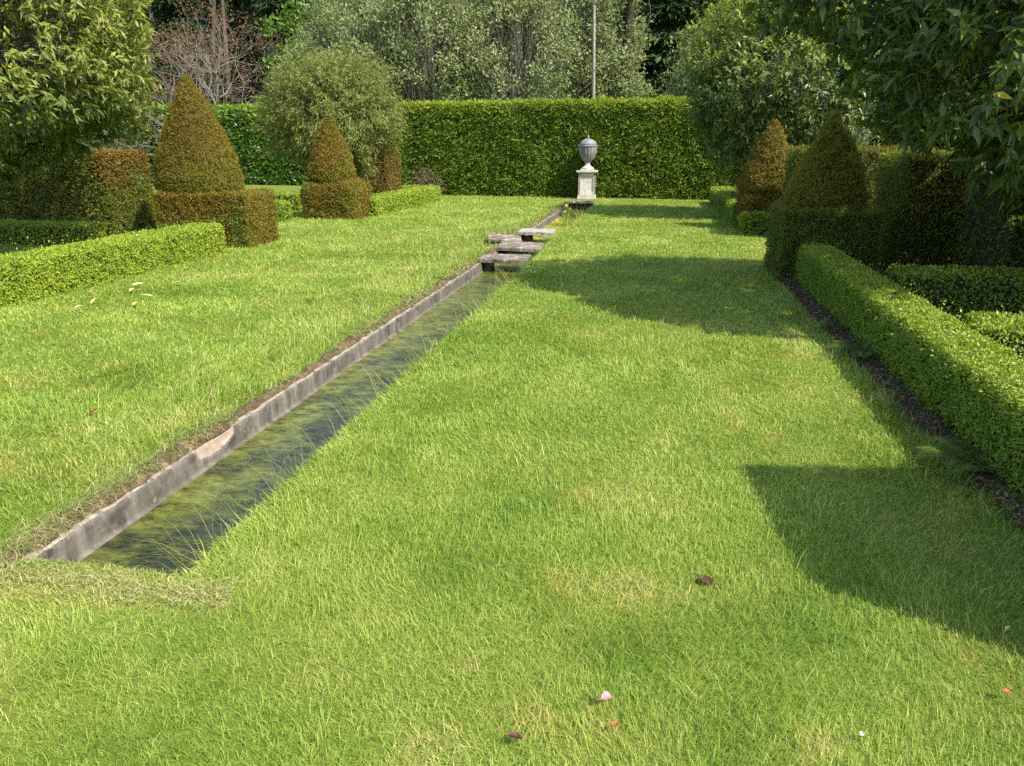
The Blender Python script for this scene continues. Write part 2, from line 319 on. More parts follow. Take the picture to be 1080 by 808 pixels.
def soil_strip():                                    # crumbling bare turf edge behind the kerb
    ys = np.arange(Y0-.15, Y1, .02); u = np.linspace(0, 1, 14)
    gy, gu = np.meshgrid(ys, u, indexing='ij'); wd_ = .13+.09*fbm(np.stack([ys*2.3, 0*ys, 0*ys], -1), 3)
    x = -2.435-.02*fbm(np.stack([ys*6, 0*ys+2, 0*ys], -1), 3)[:, None]-gu*wd_[:, None]; P = np.stack([x, gy, 0*x], -1)
    z = -.004+.030*np.sin(np.clip(gu*1.35, 0, 1)*pi)**.7*(1+.9*fbm(np.stack([gy*5, 0*gy, 0*gy], -1), 3))+.030*fbm(P*24, 3)*(gu > .05)*(gu < .95); z[:, -1] = -.02; z[:, 0] = -.012
    V = np.stack([x, gy, z], -1).reshape(-1, 3); n = 14; i = (np.arange(len(ys)-1)[:, None]*n+np.arange(n-1)[None]).ravel()
    mb = MB(); mb.add(V, np.stack([i, i+n, i+n+1, i+1], -1), smooth=True)
    return tag(mb.build('soil', M['soil']), None, 'soil', kind='stuff')
soil_strip()
def border():                                        # bare earth under the right-hand low hedge
    mb = MB()
    ys = np.arange(2.8, 10.0, .05); u = np.linspace(0, 1, 12); gy, gu = np.meshgrid(ys, u, indexing='ij')
    x0 = 1.57+.04*fbm(np.stack([ys*2, 0*ys, 0*ys], -1), 3)-.03*(ys-6)/3
    x = x0[:, None]+gu*(2.5-x0)[:, None]; z = .006+.02*(fbm(np.stack([x, gy, 0*x], -1)*9, 3)+.8)*np.clip(gu*8, 0, 1)
    n = 12; i = (np.arange(len(ys)-1)[:, None]*n+np.arange(n-1)[None]).ravel()
    mb.add(np.stack([x, gy, z], -1).reshape(-1, 3), np.stack([i, i+1, i+n+1, i+n], -1), smooth=True)
    return tag(mb.build('soil', M['soil']), None, 'soil', kind='stuff')
border()

# ------------------------------------------------------------------ grass
def lawn_mask(x, y):
    rill = (x > -2.47) & (x < X1+.005) & (y > Y0) & (y < Y1)
    edge = (x > -2.525-.10*fbm(np.stack([y*1.9, 0*y, 0*y], -1), 3)) & (x < -2.4) & (y > Y0-.05) & (y < Y1)
    bed = (x > 1.60-.012*(y-6)+.07*fbm(np.stack([y*4, 0*y, 0*y], -1), 3)) & (x < 2.4) & (y > 2.8) & (y < 10)
    return ~(rill | edge | bed)
def blades(mb, P, H, W, lean, az, var, tone, bend=.5):
    n = len(P); d = np.stack([np.cos(az), np.sin(az), 0*az], -1); up = np.array([0, 0, 1.])
    fa = az+pi/2+R.normal(0, .5, n); S = np.stack([np.cos(fa), np.sin(fa), 0*fa], -1)*W[:, None]*.5
    c = np.cos(lean)[:, None]; s = np.sin(lean)[:, None]; l2 = np.clip(lean+bend, 0, 1.9); c2 = np.cos(l2)[:, None]; s2 = np.sin(l2)[:, None]
    m = P+(d*s+up*c)*H[:, None]*.5; t = m+(d*s2+up*c2)*H[:, None]*.5
    V = np.stack([P-S, P+S, m+S*.85, m-S*.85, t+S*.12, t-S*.12], 1); b = np.arange(n)[:, None]*6
    F = np.concatenate([b+np.array([0, 1, 2, 3]), b+np.array([3, 2, 4, 5])])
    mb.add(V, F, np.tile(var, 2), np.tile(tone, 2))
def patch(x, y):
    q = np.stack([x, y, 0*x], -1)
    a = fbm(q*.9+3, 3); b = fbm(q*4.+11, 3)
    c = fbm(q*11.+31, 2); dry = sm(a*.6+b*.6+c*.25, .08, .5)*.8+sm(b, .35, .7)*.3
    dry += 1.3*np.exp(-((y-2.09-.04*b)/.13)**2)*(sm(x, -3.2, -2.7)*sm(x, -1.35, -1.6))      # scorched strip at the channel end
    for (mx, my, mr) in ((1.08, 2.28, .07), (1.22, 2.36, .05), (1.3, 2.22, .06), (-.55, 1.62, .08), (.1, 1.55, .06)): dry += 1.1*np.exp(-((x-mx)**2+(y-my)**2)/mr**2*(1+.6*c))   # yellow moss
    return np.clip(dry, 0, 1)
def grass():
    mb = MB(); parts = []
    for (a, b, dens) in ((1.1, 2.2, 30000), (2.2, 3.2, 25000), (3.2, 4.6, 16000), (4.6, 6.5, 9500), (6.5, 9.5, 4800), (9.5, 14, 2200), (14, 20, 1100), (20, 27, 600)):
        A = (radians(106 if a > 6 else 122))*(b*b-a*a)/2; n = int(A*dens)
        r = np.sqrt(R.uniform(a*a, b*b, n)); t = R.uniform(radians(-64), radians(42 if a > 6 else 58), n); parts.append(np.stack([r*np.sin(t), r*np.cos(t)], -1))
    q = np.concatenate(parts); x, y = q.T
    k = lawn_mask(x, y) & (x > -13.5) & (x < 4.2) & (y < 25.4); x, y = x[k], y[k]; n = len(x); dist = np.hypot(x, y)
    q = np.stack([x, y, 0*x], -1)
    tall = sm(fbm(q*2.3+5, 3), 0, .6)
    H = (.021+.012*tall+R.exponential(.0095, n))*(1+.15*np.clip(dist-4, 0, 6)/6); H = np.where(R.random(n) < .10, H*1.6, H)
    # longer growth beside the channel and beside the slabs
    near_l = np.exp(-np.clip(-2.5-x, 0, 9)/.28)*(x < -2.4)*(y < 21); near_r = np.exp(-np.clip(x-X1, 0, 9)/.09)*(x > X1-.02)*(y > Y0-.1)
    strip = np.exp(-((x+3.1)/.55)**2)*(y > 3.4)*(y < 15)
    H *= 1+1.1*near_l*R.random(n)+.9*near_r*R.random(n)+.55*strip*R.random(n)
    bedge = np.exp(-np.clip(1.6-x, 0, 9)/.10)*(y > 2.5)*(y < 10); H *= 1+1.2*bedge*R.random(n)
    H *= 1-.45*np.exp(-((y-2.12)/.14)**2)*(x > -3.1)*(x < -1.4)
    W = np.clip(.00085*dist, .0019, .02)*R.uniform(.55, 1.5, n)
    lean = np.clip(np.abs(R.normal(.75, .42, n)), 0, 1.45); az = R.uniform(0, 2*pi, n)+0
    az = np.where(R.random(n) < .25, 3.2*fbm(q*1.3+20, 2)+1.2, az)
    az = np.where((near_r > .35) & (R.random(n) < .75), pi+R.normal(0, .5, n), az); lean = np.where(near_r > .4, np.clip(lean+.25, 0, 1.5), lean)
    az = np.where((near_l > .5) & (R.random(n) < .5), R.normal(0, .8, n), az)
    dry = patch(x, y); tone = np.where(R.random(n) < .52*dry, R.uniform(.35, 1, n), np.where(R.random(n) < .07, R.uniform(.2, .75, n), R.uniform(0, .16, n))); tone = np.where((dry > .9) & (R.random(n) < .8), R.uniform(.75, 1, n), tone)
    var = np.clip(.48+.42*fbm(q*1.6+40, 3)+.25*fbm(q*7+60, 2)+R.normal(0, .27, n)-.16*tall, 0, 1)
    blades(mb, np.stack([x, y, 0*x-.004], -1), H, W, lean, az, var, tone)
    return tag(mb.build('grass', M['grass']), None, 'grass', kind='stuff')
grass()
def long_grass():                                    # wispy stalks leaning over the water, straw on the bare edge
    mb = MB(); n = 520
    y = Y0+(R.random(n)**1.5)*17; x = X1+R.uniform(-.01, .05, n); d = np.hypot(x, y)
    blades(mb, np.stack([x, y, 0*x-.02], -1), R.uniform(.10, .42, n), np.clip(.00042*d, .0013, .008)*R.uniform(.7, 1.2, n), R.uniform(.4, 1.2, n), pi+R.normal(0, .9, n), R.random(n), np.where(R.random(n) < .75, 1, .4), .4)
    n = 15000; y = Y0+(R.random(n)**1.3)*18; g = fbm(np.stack([y*2.2, 0*y, 0*y], -1), 3); k = R.random(n) < .55+1.4*g; y = y[k]; n = len(y)
    x = -2.52+R.normal(0, .05, n); d = np.hypot(x, y)
    blades(mb, np.stack([x, y, .012+.025*R.random(n)], -1), R.uniform(.025, .10, n), np.clip(.0007*d, .002, .012), R.uniform(.5, 1.5, n), R.normal(0, .9, n), R.random(n), (R.random(n) < .6)*1., .8)
    n = 3200; x = R.uniform(-3.2, -1.45, n); y = 2.13+R.normal(0, .055, n)+.04*fbm(np.stack([x*4, 0*x, 0*x], -1), 2); k = (y < 2.25); x, y = x[k], y[k]; n = len(x)
    blades(mb, np.stack([x, y, .012+.022*R.random(n)], -1), R.uniform(.015, .05, n), R.uniform(.0015, .0035, n), R.uniform(.9, 1.5, n), R.uniform(0, 6.28, n), R.random(n), (R.random(n) < .45)*.9, .3)   # straw left by the strimmer
    n = 900; y = R.uniform(2.6, 15, n); x = -2.6-R.exponential(.35, n); d = np.hypot(x, y)      # tall thin seed stalks
    blades(mb, np.stack([x, y, 0*x], -1), R.uniform(.10, .24, n), np.clip(.00045*d, .0014, .006), R.uniform(.1, .7, n), R.uniform(0, 6.28, n), R.random(n), R.uniform(0, 1, n)*.6, .25)
    return tag(mb.build('long_grass', M['straw']), None, 'grass', kind='stuff')
long_grass()

# ------------------------------------------------------------------ hedges and topiary
def rbox_pts(n, sx, sy, sz, r):
    """points and normals on a rounded box (sx,sy,sz), base at z=0, no bottom"""
    A = np.array([sx*sy, sy*sz, sy*sz, sx*sz, sx*sz]); c = R.choice(5, n, p=A/A.sum()); u = R.random((n, 3))
    p = np.stack([(u[:, 0]-.5)*sx, (u[:, 1]-.5)*sy, u[:, 2]*sz], -1)
    p[c == 0, 2] = sz; p[c == 1, 0] = -sx/2; p[c == 2, 0] = sx/2; p[c == 3, 1] = -sy/2; p[c == 4, 1] = sy/2
    lo = np.array([-sx/2+r, -sy/2+r, -1e3]); hi = np.array([sx/2-r, sy/2-r, sz-r]); q = np.clip(p, lo, hi)
    v = nrm(p-q); return q+v*r, v
def lathe_pts(n, prof):
    z, rr = np.array(prof).T; zz = np.linspace(z[0], z[-1], 200); r2 = np.interp(zz, z, rr)
    w = np.hypot(np.gradient(zz), np.gradient(r2))*np.maximum(r2, .02); t = R.choice(200, n, p=w/w.sum())
    t = np.clip(t+R.random(n)-.5, 0, 199); zi = np.interp(t, np.arange(200), zz); ri = np.interp(t, np.arange(200), r2)
    sl = np.interp(t, np.arange(200), np.gradient(r2)/np.gradient(zz)); a = R.uniform(0, 2*pi, n)
    N = nrm(np.stack([np.cos(a), np.sin(a), -sl], -1)); return np.stack([ri*np.cos(a), ri*np.sin(a), zi], -1), N
def clad(mb, P, N, size, ratio, amp=.03, freq=7, depth=.05, up=.25, out=.32, rough=.8, tone=None, seed=0, vbase=.45, lump=.0):
    n = len(P); g = fbm(P*freq*np.array([1, 1, 1.7])+seed, 3); P = P+N*(g*amp+lump*fbm(P*1.3+seed, 2))[:, None]-N*(R.exponential(depth, n).clip(0, depth*3))[:, None]; stray = R.random(n) < .03; P = P+(N+np.array([0, 0, .6]))*(stray*R.exponential(.022, n))[:, None]
    D = N*out+rnd(n)*rough+np.array([0, 0, up]); Nn = nrm(N*1.0+rnd(n)*.6+np.array([0, 0, .15]))
    L = size*R.uniform(.65, 1.35, n); var = np.clip(vbase+.25*fbm(P*3+seed, 2)+R.normal(0, .2, n), 0, 1)
    leaves(mb, P, D, Nn, L, L*ratio, var, 0. if tone is None else np.clip(tone(P, N)+R.normal(0, .12, n), 0, 1))
def core_box(mb, sx, sy, sz, s, r=0):
    s = max(s, r*.35+.04)
    box(mb, -sx/2+s, sx/2-s, -sy/2+s, sy/2-s, .04, sz-s, mat=1)
def hedge(name, label, cat, x0, x1, y0, y1, h, n, size, mat, ratio=.5, group=None, rz=0, r=.07, inset=.06, **kw):
    sx, sy = x1-x0, y1-y0; mb = MB(); P, N = rbox_pts(n, sx, sy, h, r); clad(mb, P, N, size, ratio, seed=x0*3.1+y0, **kw); core_box(mb, sx, sy, h, inset, r)
    o = mb.build(name, [M[mat], M['twig']], loc=((x0+x1)/2, (y0+y1)/2, 0)); o.rotation_euler.z = rz
    return tag(o, label, cat, group)
G_LOW = 'low clipped box hedges edging the beds'
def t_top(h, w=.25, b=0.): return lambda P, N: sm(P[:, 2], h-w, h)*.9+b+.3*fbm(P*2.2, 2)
def t_noise(a, b, s=1.): return lambda P, N: sm(fbm(P*s+7, 3), a, b)
# left
hedge('box_hedge', 'bright yellow-green low box hedge running beneath the left evergreen tree', 'hedge', -7.05, -6.5, 4.4, 10.65, .45, 125000, .026, 'boxlight', .55, G_LOW, tone=t_noise(0, .6, 2), amp=.035, freq=9, depth=.035)
hedge('box_hedge', 'low box hedge crossing behind the large square based topiary on the left', 'hedge', -11.2, -8.45, 13.0, 13.5, .42, 11000, .045, 'boxlight', .55, G_LOW, tone=t_noise(-.2, .4, 2))
hedge('box_hedge', 'nearer of two low box hedges between the two left topiaries', 'hedge', -11.5, -7.95, 15.3, 15.8, .42, 14000, .045, 'boxlight', .55, G_LOW, tone=t_noise(-.1, .5, 2))
hedge('box_hedge', 'farther of two low box hedges between the two left topiaries', 'hedge', -13.5, -8.9, 18.1, 18.6, .42, 13000, .05, 'boxlight', .55, G_LOW, tone=t_noise(0, .6, 2))
hedge('box_hedge', 'pale low box hedge running from the round based topiary toward the tall back hedge', 'hedge', -6.9, -6.38, 16.9, 22.4, .43, 26000, .045, 'boxlight', .55, G_LOW, tone=t_noise(.1, .7, 2))
hedge('box_hedge', 'low box hedge crossing in front of the bronze yew block by the weeping tree', 'hedge', -9.4, -6.95, 21.9, 22.4, .42, 8000, .05, 'boxlight', .55, G_LOW, tone=t_noise(-.2, .5, 2))
hedge('box_hedge', 'low shaded box hedge at the foot of the left yew block', 'hedge', -12.5, -9.1, 10.9, 11.35, .36, 13000, .042, 'boxdark', .55, G_LOW, tone=t_noise(-.1, .5, 2))
# right
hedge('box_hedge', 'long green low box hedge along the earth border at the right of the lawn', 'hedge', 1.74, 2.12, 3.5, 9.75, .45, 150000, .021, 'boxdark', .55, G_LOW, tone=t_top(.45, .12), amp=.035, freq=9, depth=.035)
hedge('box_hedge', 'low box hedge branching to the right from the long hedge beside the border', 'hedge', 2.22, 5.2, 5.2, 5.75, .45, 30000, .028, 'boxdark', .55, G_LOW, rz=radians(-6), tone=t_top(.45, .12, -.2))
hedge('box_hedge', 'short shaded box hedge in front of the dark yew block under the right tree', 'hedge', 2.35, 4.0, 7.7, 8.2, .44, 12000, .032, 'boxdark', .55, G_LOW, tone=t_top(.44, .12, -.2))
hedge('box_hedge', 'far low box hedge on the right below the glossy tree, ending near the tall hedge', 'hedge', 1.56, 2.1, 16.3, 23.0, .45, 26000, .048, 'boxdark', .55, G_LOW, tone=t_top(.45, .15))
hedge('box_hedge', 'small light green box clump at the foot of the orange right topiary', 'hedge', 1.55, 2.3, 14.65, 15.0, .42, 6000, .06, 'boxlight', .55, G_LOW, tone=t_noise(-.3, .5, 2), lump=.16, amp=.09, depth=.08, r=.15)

def topiary(label, loc, base, cone, nb, nc, tone_b=None, tone_c=None, size=.033, group='clipped yew topiary cones on blocks', mat='yew', seed=0, r=.06, ysc=1., bmat=None):
    t = thing('yew_topiary', label, 'topiary', loc, group)
    sx, sy, h = base; mb = MB(); P, N = rbox_pts(nb, sx, sy, h, r); clad(mb, P, N, size, .36, .06, 9, .045, tone=tone_b, seed=seed, up=.1); core_box(mb, sx, sy, h, .08, r)
    mb.build('clipped_base', [M[bmat or mat], M['twig']], t)
    cx, cy_, rad, top = cone; z0 = h-.05; H = top-z0
    pr = [(0, .90), (.06, .985), (.14, 1), (.25, .93), (.36, .84), (.5, .70), (.64, .54), (.78, .36), (.90, .19), (.965, .10), (1, .02)]
    mb = MB(); P, N = lathe_pts(nc, [(z*H, rad*q) for z, q in pr]); clad(mb, P, N, size, .36, .065, 9, .045, tone=tone_c, seed=seed+5, up=.25)
    lathe(mb, [(max(rad*q-.08, .005), z*H) for z, q in pr if z < .93], 20, 1)
    o = mb.build('clipped_cone', [M[mat], M['twig']], t, (cx, cy_, z0)); o.scale.y = ysc; return t
topiary('large bronze yew cone on a square block base, left of the lawn', (-7.27, 11.72, 0), (1.68, 1.0, .86), (-.29, .05, .75, 2.70), 62000, 66000,
        lambda P, N: np.clip(sm(fbm(P*2.1+3, 3), .0, .35)*sm(P[:, 2], .75, .3)*(N[:, 1] < -.3)+.8*np.exp(-((P[:, 0]-.70-.12*fbm(P*4, 2))/.13)**2)*(N[:, 1] < .2)*sm(fbm(P*3+8, 2), -.5, .2), 0, 1)+.06, lambda P, N: .12+.35*sm(P[:, 2], .9, .1), seed=1, ysc=.72)
topiary('smaller olive bronze yew cone on a rounded block, in front of the weeping tree', (-7.27, 16.75, 0), (1.42, 1.25, .84), (-.10, 0, .53, 2.26), 40000, 38000,
        lambda P, N: sm(fbm(P*2+9, 3), -.25, .4)*.55, lambda P, N: sm(fbm(P*1.5, 3), -.2, .5)*.45, .042, seed=2, r=.3)
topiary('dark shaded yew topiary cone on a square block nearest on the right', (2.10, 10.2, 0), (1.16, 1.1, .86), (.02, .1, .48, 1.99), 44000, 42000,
        lambda P, N: .85*sm(P[:, 2], .80, .86)+.1*(N[:, 0] < -.5), lambda P, N: 0*P[:, 0], .034, seed=3, mat='yewsun', bmat='yewshade')  # gold tone along the base's top paints a sunlit ledge
topiary('orange bronze yew topiary behind the dark one on the right', (2.13, 15.75, 0), (1.0, 1.1, .74), (.02, 0, .56, 2.06), 26000, 34000,
        lambda P, N: .15+.5*sm(P[:, 2], .4, .1), lambda P, N: .2+0*P[:, 0], .04, seed=4, r=.2)
G_YEW = 'clipped yew blocks'
hedge('yew_block', 'clipped yew block half hidden under the left evergreen tree', 'hedge', -14.2, -9.3, 11.75, 13.0, 1.5, 90000, .05, 'yewgreen', .36, G_YEW, r=.1, inset=.09,
      tone=lambda P, N: sm(fbm(P*1.2+2, 3)+sm(P[:, 0]+.3*fbm(P*3, 2), 2.1, 2.5)*.55*sm(P[:, 2], .6, .95)+.3*sm(P[:, 2], 1.0, 1.5), .45, .8), amp=.045, depth=.05)
hedge('yew_block', 'bronze yew block beside the weeping tree and back hedge', 'hedge', -8.35, -7.05, 19.6, 20.8, 1.5, 24000, .055, 'yewgreen', .36, G_YEW, r=.1, inset=.09, tone=lambda P, N: .75+.4*fbm(P*1.5, 2), amp=.045)
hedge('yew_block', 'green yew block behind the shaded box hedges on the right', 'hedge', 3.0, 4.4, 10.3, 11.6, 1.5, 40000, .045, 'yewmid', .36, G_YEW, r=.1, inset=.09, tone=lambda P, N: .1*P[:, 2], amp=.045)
hedge('yew_block', 'dark bare sided yew block under the right evergreen tree', 'hedge', 3.55, 6.0, 8.6, 9.9, 1.75, 22000, .05, 'yewgreen', .36, G_YEW, r=.1, inset=.09, amp=.06, depth=.09)
hedge('yew_hedge', 'orange topped yew hedge behind the two right topiaries', 'hedge', 2.3, 4.6, 14.0, 14.9, 1.56, 30000, .05, 'yewgreen', .36, None, r=.1, inset=.09, tone=lambda P, N: sm(P[:, 2], 1.3, 1.56)*.35+.05)
hedge('yew_block', 'clipped yew block at the near end of the right border, shading the foreground lawn', 'hedge', 1.80, 3.9, 2.12, 3.22, 1.52, 70000, .042, 'yewgreen', .36, G_YEW, rz=radians(7), r=.06, inset=.08, amp=.025, depth=.025)
# tall boundary hedges
def tall(label, x0, x1, y0, y1, h, n, size, mat, rz=0, ratio=.3, tone=None, **kw):
    return hedge('tall_hedge', label, 'hedge', x0, x1, y0, y1, h, n, size, mat, ratio, 'tall boundary hedges', rz, .12, .16, tone=tone, **kw)
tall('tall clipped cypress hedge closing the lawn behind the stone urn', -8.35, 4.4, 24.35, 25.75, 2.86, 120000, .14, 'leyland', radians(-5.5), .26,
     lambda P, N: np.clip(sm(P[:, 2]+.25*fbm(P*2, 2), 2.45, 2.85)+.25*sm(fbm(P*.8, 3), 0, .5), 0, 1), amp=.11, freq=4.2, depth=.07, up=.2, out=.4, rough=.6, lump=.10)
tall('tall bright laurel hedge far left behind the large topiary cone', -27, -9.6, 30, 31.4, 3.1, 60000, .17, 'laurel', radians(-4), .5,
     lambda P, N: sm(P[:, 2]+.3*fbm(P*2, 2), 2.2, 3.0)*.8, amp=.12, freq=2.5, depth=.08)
tall('tall hedge added far right behind the trees to darken the view beneath them', 6.6, 8.0, 3.5, 25, 3.0, 50000, .12, 'yewgreen', 0, .4, None, amp=.1, freq=3)  # added hedge, keeps the gap under the tree crowns dark

# ------------------------------------------------------------------ trees
def limb(mb, a, b, r0, r1, sag=.1, k=6, mat=0, sides=6):
    t = np.linspace(0, 1, k)[:, None]; a = np.asarray(a, float); b = np.asarray(b, float); L = np.linalg.norm(b-a)
    w = R.normal(0, .05*L, (k, 3))*np.sin(t*pi); p = a+(b-a)*t+np.array([0, 0, 1])*sag*L*np.sin(t*pi)+w
    tube(mb, p, np.linspace(r0, r1, k), sides, mat); return p
def crown_pts(n, rad, lump=.22, shell=.55, seed=0, zmin=-9, taper=0.):
    """clustered points filling an uneven ellipsoid round the origin, denser toward the outside"""
    out = []; c = 0
    while c < n:
        d = rnd(n*2); g = 1+lump*fbm(d*2.2+seed, 3)*1.6; t = (shell+(1-shell)*R.random(n*2))**.6
        p = d*(g*t)[:, None]*np.array(rad); keep = (fbm(p*1.5+seed+30, 3) > -.32) & (p[:, 2] > zmin)
        p = p[keep]; out.append(p); c += len(p)
    return np.concatenate(out)[:n]
def rosette(mb, P, O, nleaf, L, ratio, tone, droop=.35, spread=1.0, big=True, vbase=.45, seed=0, length_twig=.18, accent=0.):
    """nleaf leaves round each twig tip P with outward direction O"""
    n = len(P); k = nleaf; Pt = np.repeat(P, k, 0); Ot = np.repeat(O, k, 0); m = n*k
    s = R.random(m); base = Pt-Ot*(s*length_twig)[:, None]
    D = Ot*R.uniform(.15, .9, m)[:, None]+rnd(m)*spread*.7; D[:, 2] -= droop*R.uniform(.3, 1.6, m)
    Nn = nrm(rnd(m)*.45+Ot*.9*np.array([1, 1, .4])+np.array([0, 0, .5])); cv = np.repeat(R.normal(0, .14, n), k)
    var = np.clip(vbase+cv+R.normal(0, .17, m), 0, 1); ln = L*R.uniform(.6, 1.25, m)
    tn = np.clip(np.repeat(tone, k)+R.normal(0, .15, m)+.25*(s < .25), 0, 1)
    y = R.random(m) < accent
    leaves(mb, base[~y], D[~y], Nn[~y], ln[~y], ln[~y]*ratio, var[~y], tn[~y], .14, 0, big, .12)
    if accent: leaves(mb, base[y], D[y], Nn[y], ln[y], ln[y]*ratio*1.1, R.random(y.sum()), 0, .14, 1, big, .12)
def evergreen(name, label, loc, cz, rad, ncl, nleaf, L, mat, tonef, stems=3, group=None, droop=.35, seed=0, ratio=.33, accent=.004, zmin=-9, bark='bark', shell=.5, lump=.22, lean=(0, 0), cut=None):
    t = thing(name, label, 'tree', loc, group); C = np.array([lean[0], lean[1], cz]); P = crown_pts(ncl, rad, lump, shell, seed, zmin)
    if cut: P = P[cut(P)]
    O = nrm(P/np.array(rad)**2+rnd(len(P))*.35+np.array([0, 0, .25])); mb = MB()
    rosette(mb, P+C, O, nleaf, L, ratio, tonef(P, O), droop, seed=seed, accent=accent)
    tk = MB(); tips = P[R.choice(len(P), min(len(P), 170), replace=False)]+C
    st = []
    for i in range(stems):
        a = R.uniform(0, 6.28); b = np.array([.12*math.cos(a), .12*math.sin(a), -.05]) if stems > 1 else np.array([0, 0, -.05])
        top = C+np.array([math.cos(a), math.sin(a), 0])*rad[0]*.3+np.array([0, 0, rad[2]*.35]); st.append(limb(tk, b, top, .085, .03, 0, 9, 0, 8))
    sp = np.concatenate(st)
    for q in tips:
        j = sp[np.argmin(np.linalg.norm(sp-(q*.6+C*.4-np.array([0, 0, .35])), axis=1))]; limb(tk, j, q, .016, .004, .06, 6, 0, 5)
    for q in P[R.choice(len(P), min(len(P), 420), replace=False)]:       # fine twigs
        e = q+C; limb(tk, e-nrm(q)*R.uniform(.25, .6)-np.array([0, 0, .05]), e+nrm(q)*.05, .006, .002, .03, 4, 0, 4)
    mb.build('crown', [M[mat], M['yellow']], t); tk.build('trunk', M[bark], t); return t
sunv = np.array([.6, -.32, .73])
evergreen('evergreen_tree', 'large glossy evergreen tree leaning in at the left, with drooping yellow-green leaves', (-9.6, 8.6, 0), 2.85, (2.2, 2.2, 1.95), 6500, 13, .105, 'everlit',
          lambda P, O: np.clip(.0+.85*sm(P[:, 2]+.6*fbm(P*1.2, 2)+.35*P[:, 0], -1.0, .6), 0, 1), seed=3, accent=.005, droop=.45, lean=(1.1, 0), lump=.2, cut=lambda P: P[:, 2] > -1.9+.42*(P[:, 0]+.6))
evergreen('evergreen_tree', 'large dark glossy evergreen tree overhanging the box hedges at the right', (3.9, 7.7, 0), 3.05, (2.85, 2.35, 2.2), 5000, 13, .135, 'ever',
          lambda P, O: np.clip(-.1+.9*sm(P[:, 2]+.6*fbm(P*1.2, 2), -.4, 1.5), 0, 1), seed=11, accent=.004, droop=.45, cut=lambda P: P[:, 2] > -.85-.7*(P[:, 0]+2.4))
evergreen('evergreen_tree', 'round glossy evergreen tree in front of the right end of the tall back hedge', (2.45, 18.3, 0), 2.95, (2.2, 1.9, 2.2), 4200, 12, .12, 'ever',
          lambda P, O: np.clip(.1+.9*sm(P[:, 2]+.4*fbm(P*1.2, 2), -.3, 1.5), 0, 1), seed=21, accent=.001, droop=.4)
def weeping():
    t = thing('weeping_tree', 'olive green small tree with fine arching leafy shoots behind the round based topiary', 'tree', (-8.45, 19.5, 0)); mb = MB(); tk = MB()
    C = np.array([0, 0, 2.4]); rad = np.array([2.05, 1.8, 1.7]); T = crown_pts(2600, rad, .17, .35, 41); T = T*np.where(R.random(len(T)) < .12, R.uniform(1.02, 1.16, len(T)), 1)[:, None]+C
    for e in T[::3]:
        d = nrm(e-C*.7); limb(tk, e-d*R.uniform(.5, 1.0)+np.array([0, 0, -.1]), e, .006, .0025, .08, 5, 0, 4)
    k = 26; m = len(T)*k; o = np.repeat(nrm(T-C), k, 0); u = R.random(m); q = np.repeat(T, k, 0)-o*(u*.45)[:, None]-np.array([0, 0, 1])*(u**2*.1)[:, None]+R.normal(0, .05, (m, 3))
    D = o*.45+rnd(m)*.45+np.array([0, 0, -.35]); ln = R.uniform(.05, .125, m); sd = R.normal(0, .12, len(T))
    leaves(mb, q, D, nrm(rnd(m)*.6+o+np.array([0, 0, .3])), ln, ln*.24, np.clip(np.repeat(sd, k)+R.normal(.5, .22, m), 0, 1), np.clip(.45-.4*u+R.normal(0, .22, m), 0, 1))
    for i in range(5):
        a = i*1.3; limb(tk, (0.05*math.cos(a), .05*math.sin(a), -.05), (.35*math.cos(a), .35*math.sin(a), 2.3), .05, .02, 0, 7, 0, 7)
    mb.build('crown', M['weep'], t); tk.build('trunk', M['bark'], t)
weeping()
def bare_tree():
    t = thing('bare_tree', 'bare pale branched tree with reddish buds behind the left hedge', 'tree', (-19.8, 33.0, 0)); tk = MB(); mb = MB(); tips = []
    def grow(p, d, L, r, lev):
        k = 5; pts = [p]; q = p
        for i in range(k): d = nrm(d+R.normal(0, .13, 3)+np.array([0, 0, .02])); q = q+d*L/k; pts.append(q)
        tube(tk, pts, np.linspace(r, r*.66, k+1), 5 if lev < 3 else 3)
        if lev == 6: tips.append(q); return
        for i in range(2 if lev not in (0, 1) else 4):
            w = rnd(1)[0]; nd = nrm(d*.85+nrm(np.cross(d, w))*R.uniform(.5, .95)); grow(q if i < 2 else pts[-2], nd, L*R.uniform(.68, .9), r*.6, lev+1)
            if lev >= 2 and R.random() < .07: grow(pts[3], nrm(d*.6+rnd(1)[0]*.8), L*.6, r*.45, min(6, lev+2))
    for i in range(3): grow(np.array([.2*i-.2, 0, -.05]), nrm(np.array([-.4+.4*i, R.normal(0, .15), 1.])), 2.05, .11, 0)
    T = np.array(tips); n = len(T)*10; P = np.repeat(T, 10, 0)+R.normal(0, .16, (n, 3)); leaves(mb, P, rnd(n)+np.array([0, 0, .4]), rnd(n), R.uniform(.06, .14, n), R.uniform(.03, .06, n), R.random(n))
    mb.build('crown', M['redbud'], t); tk.build('trunk', M['palebark'], t)
bare_tree()
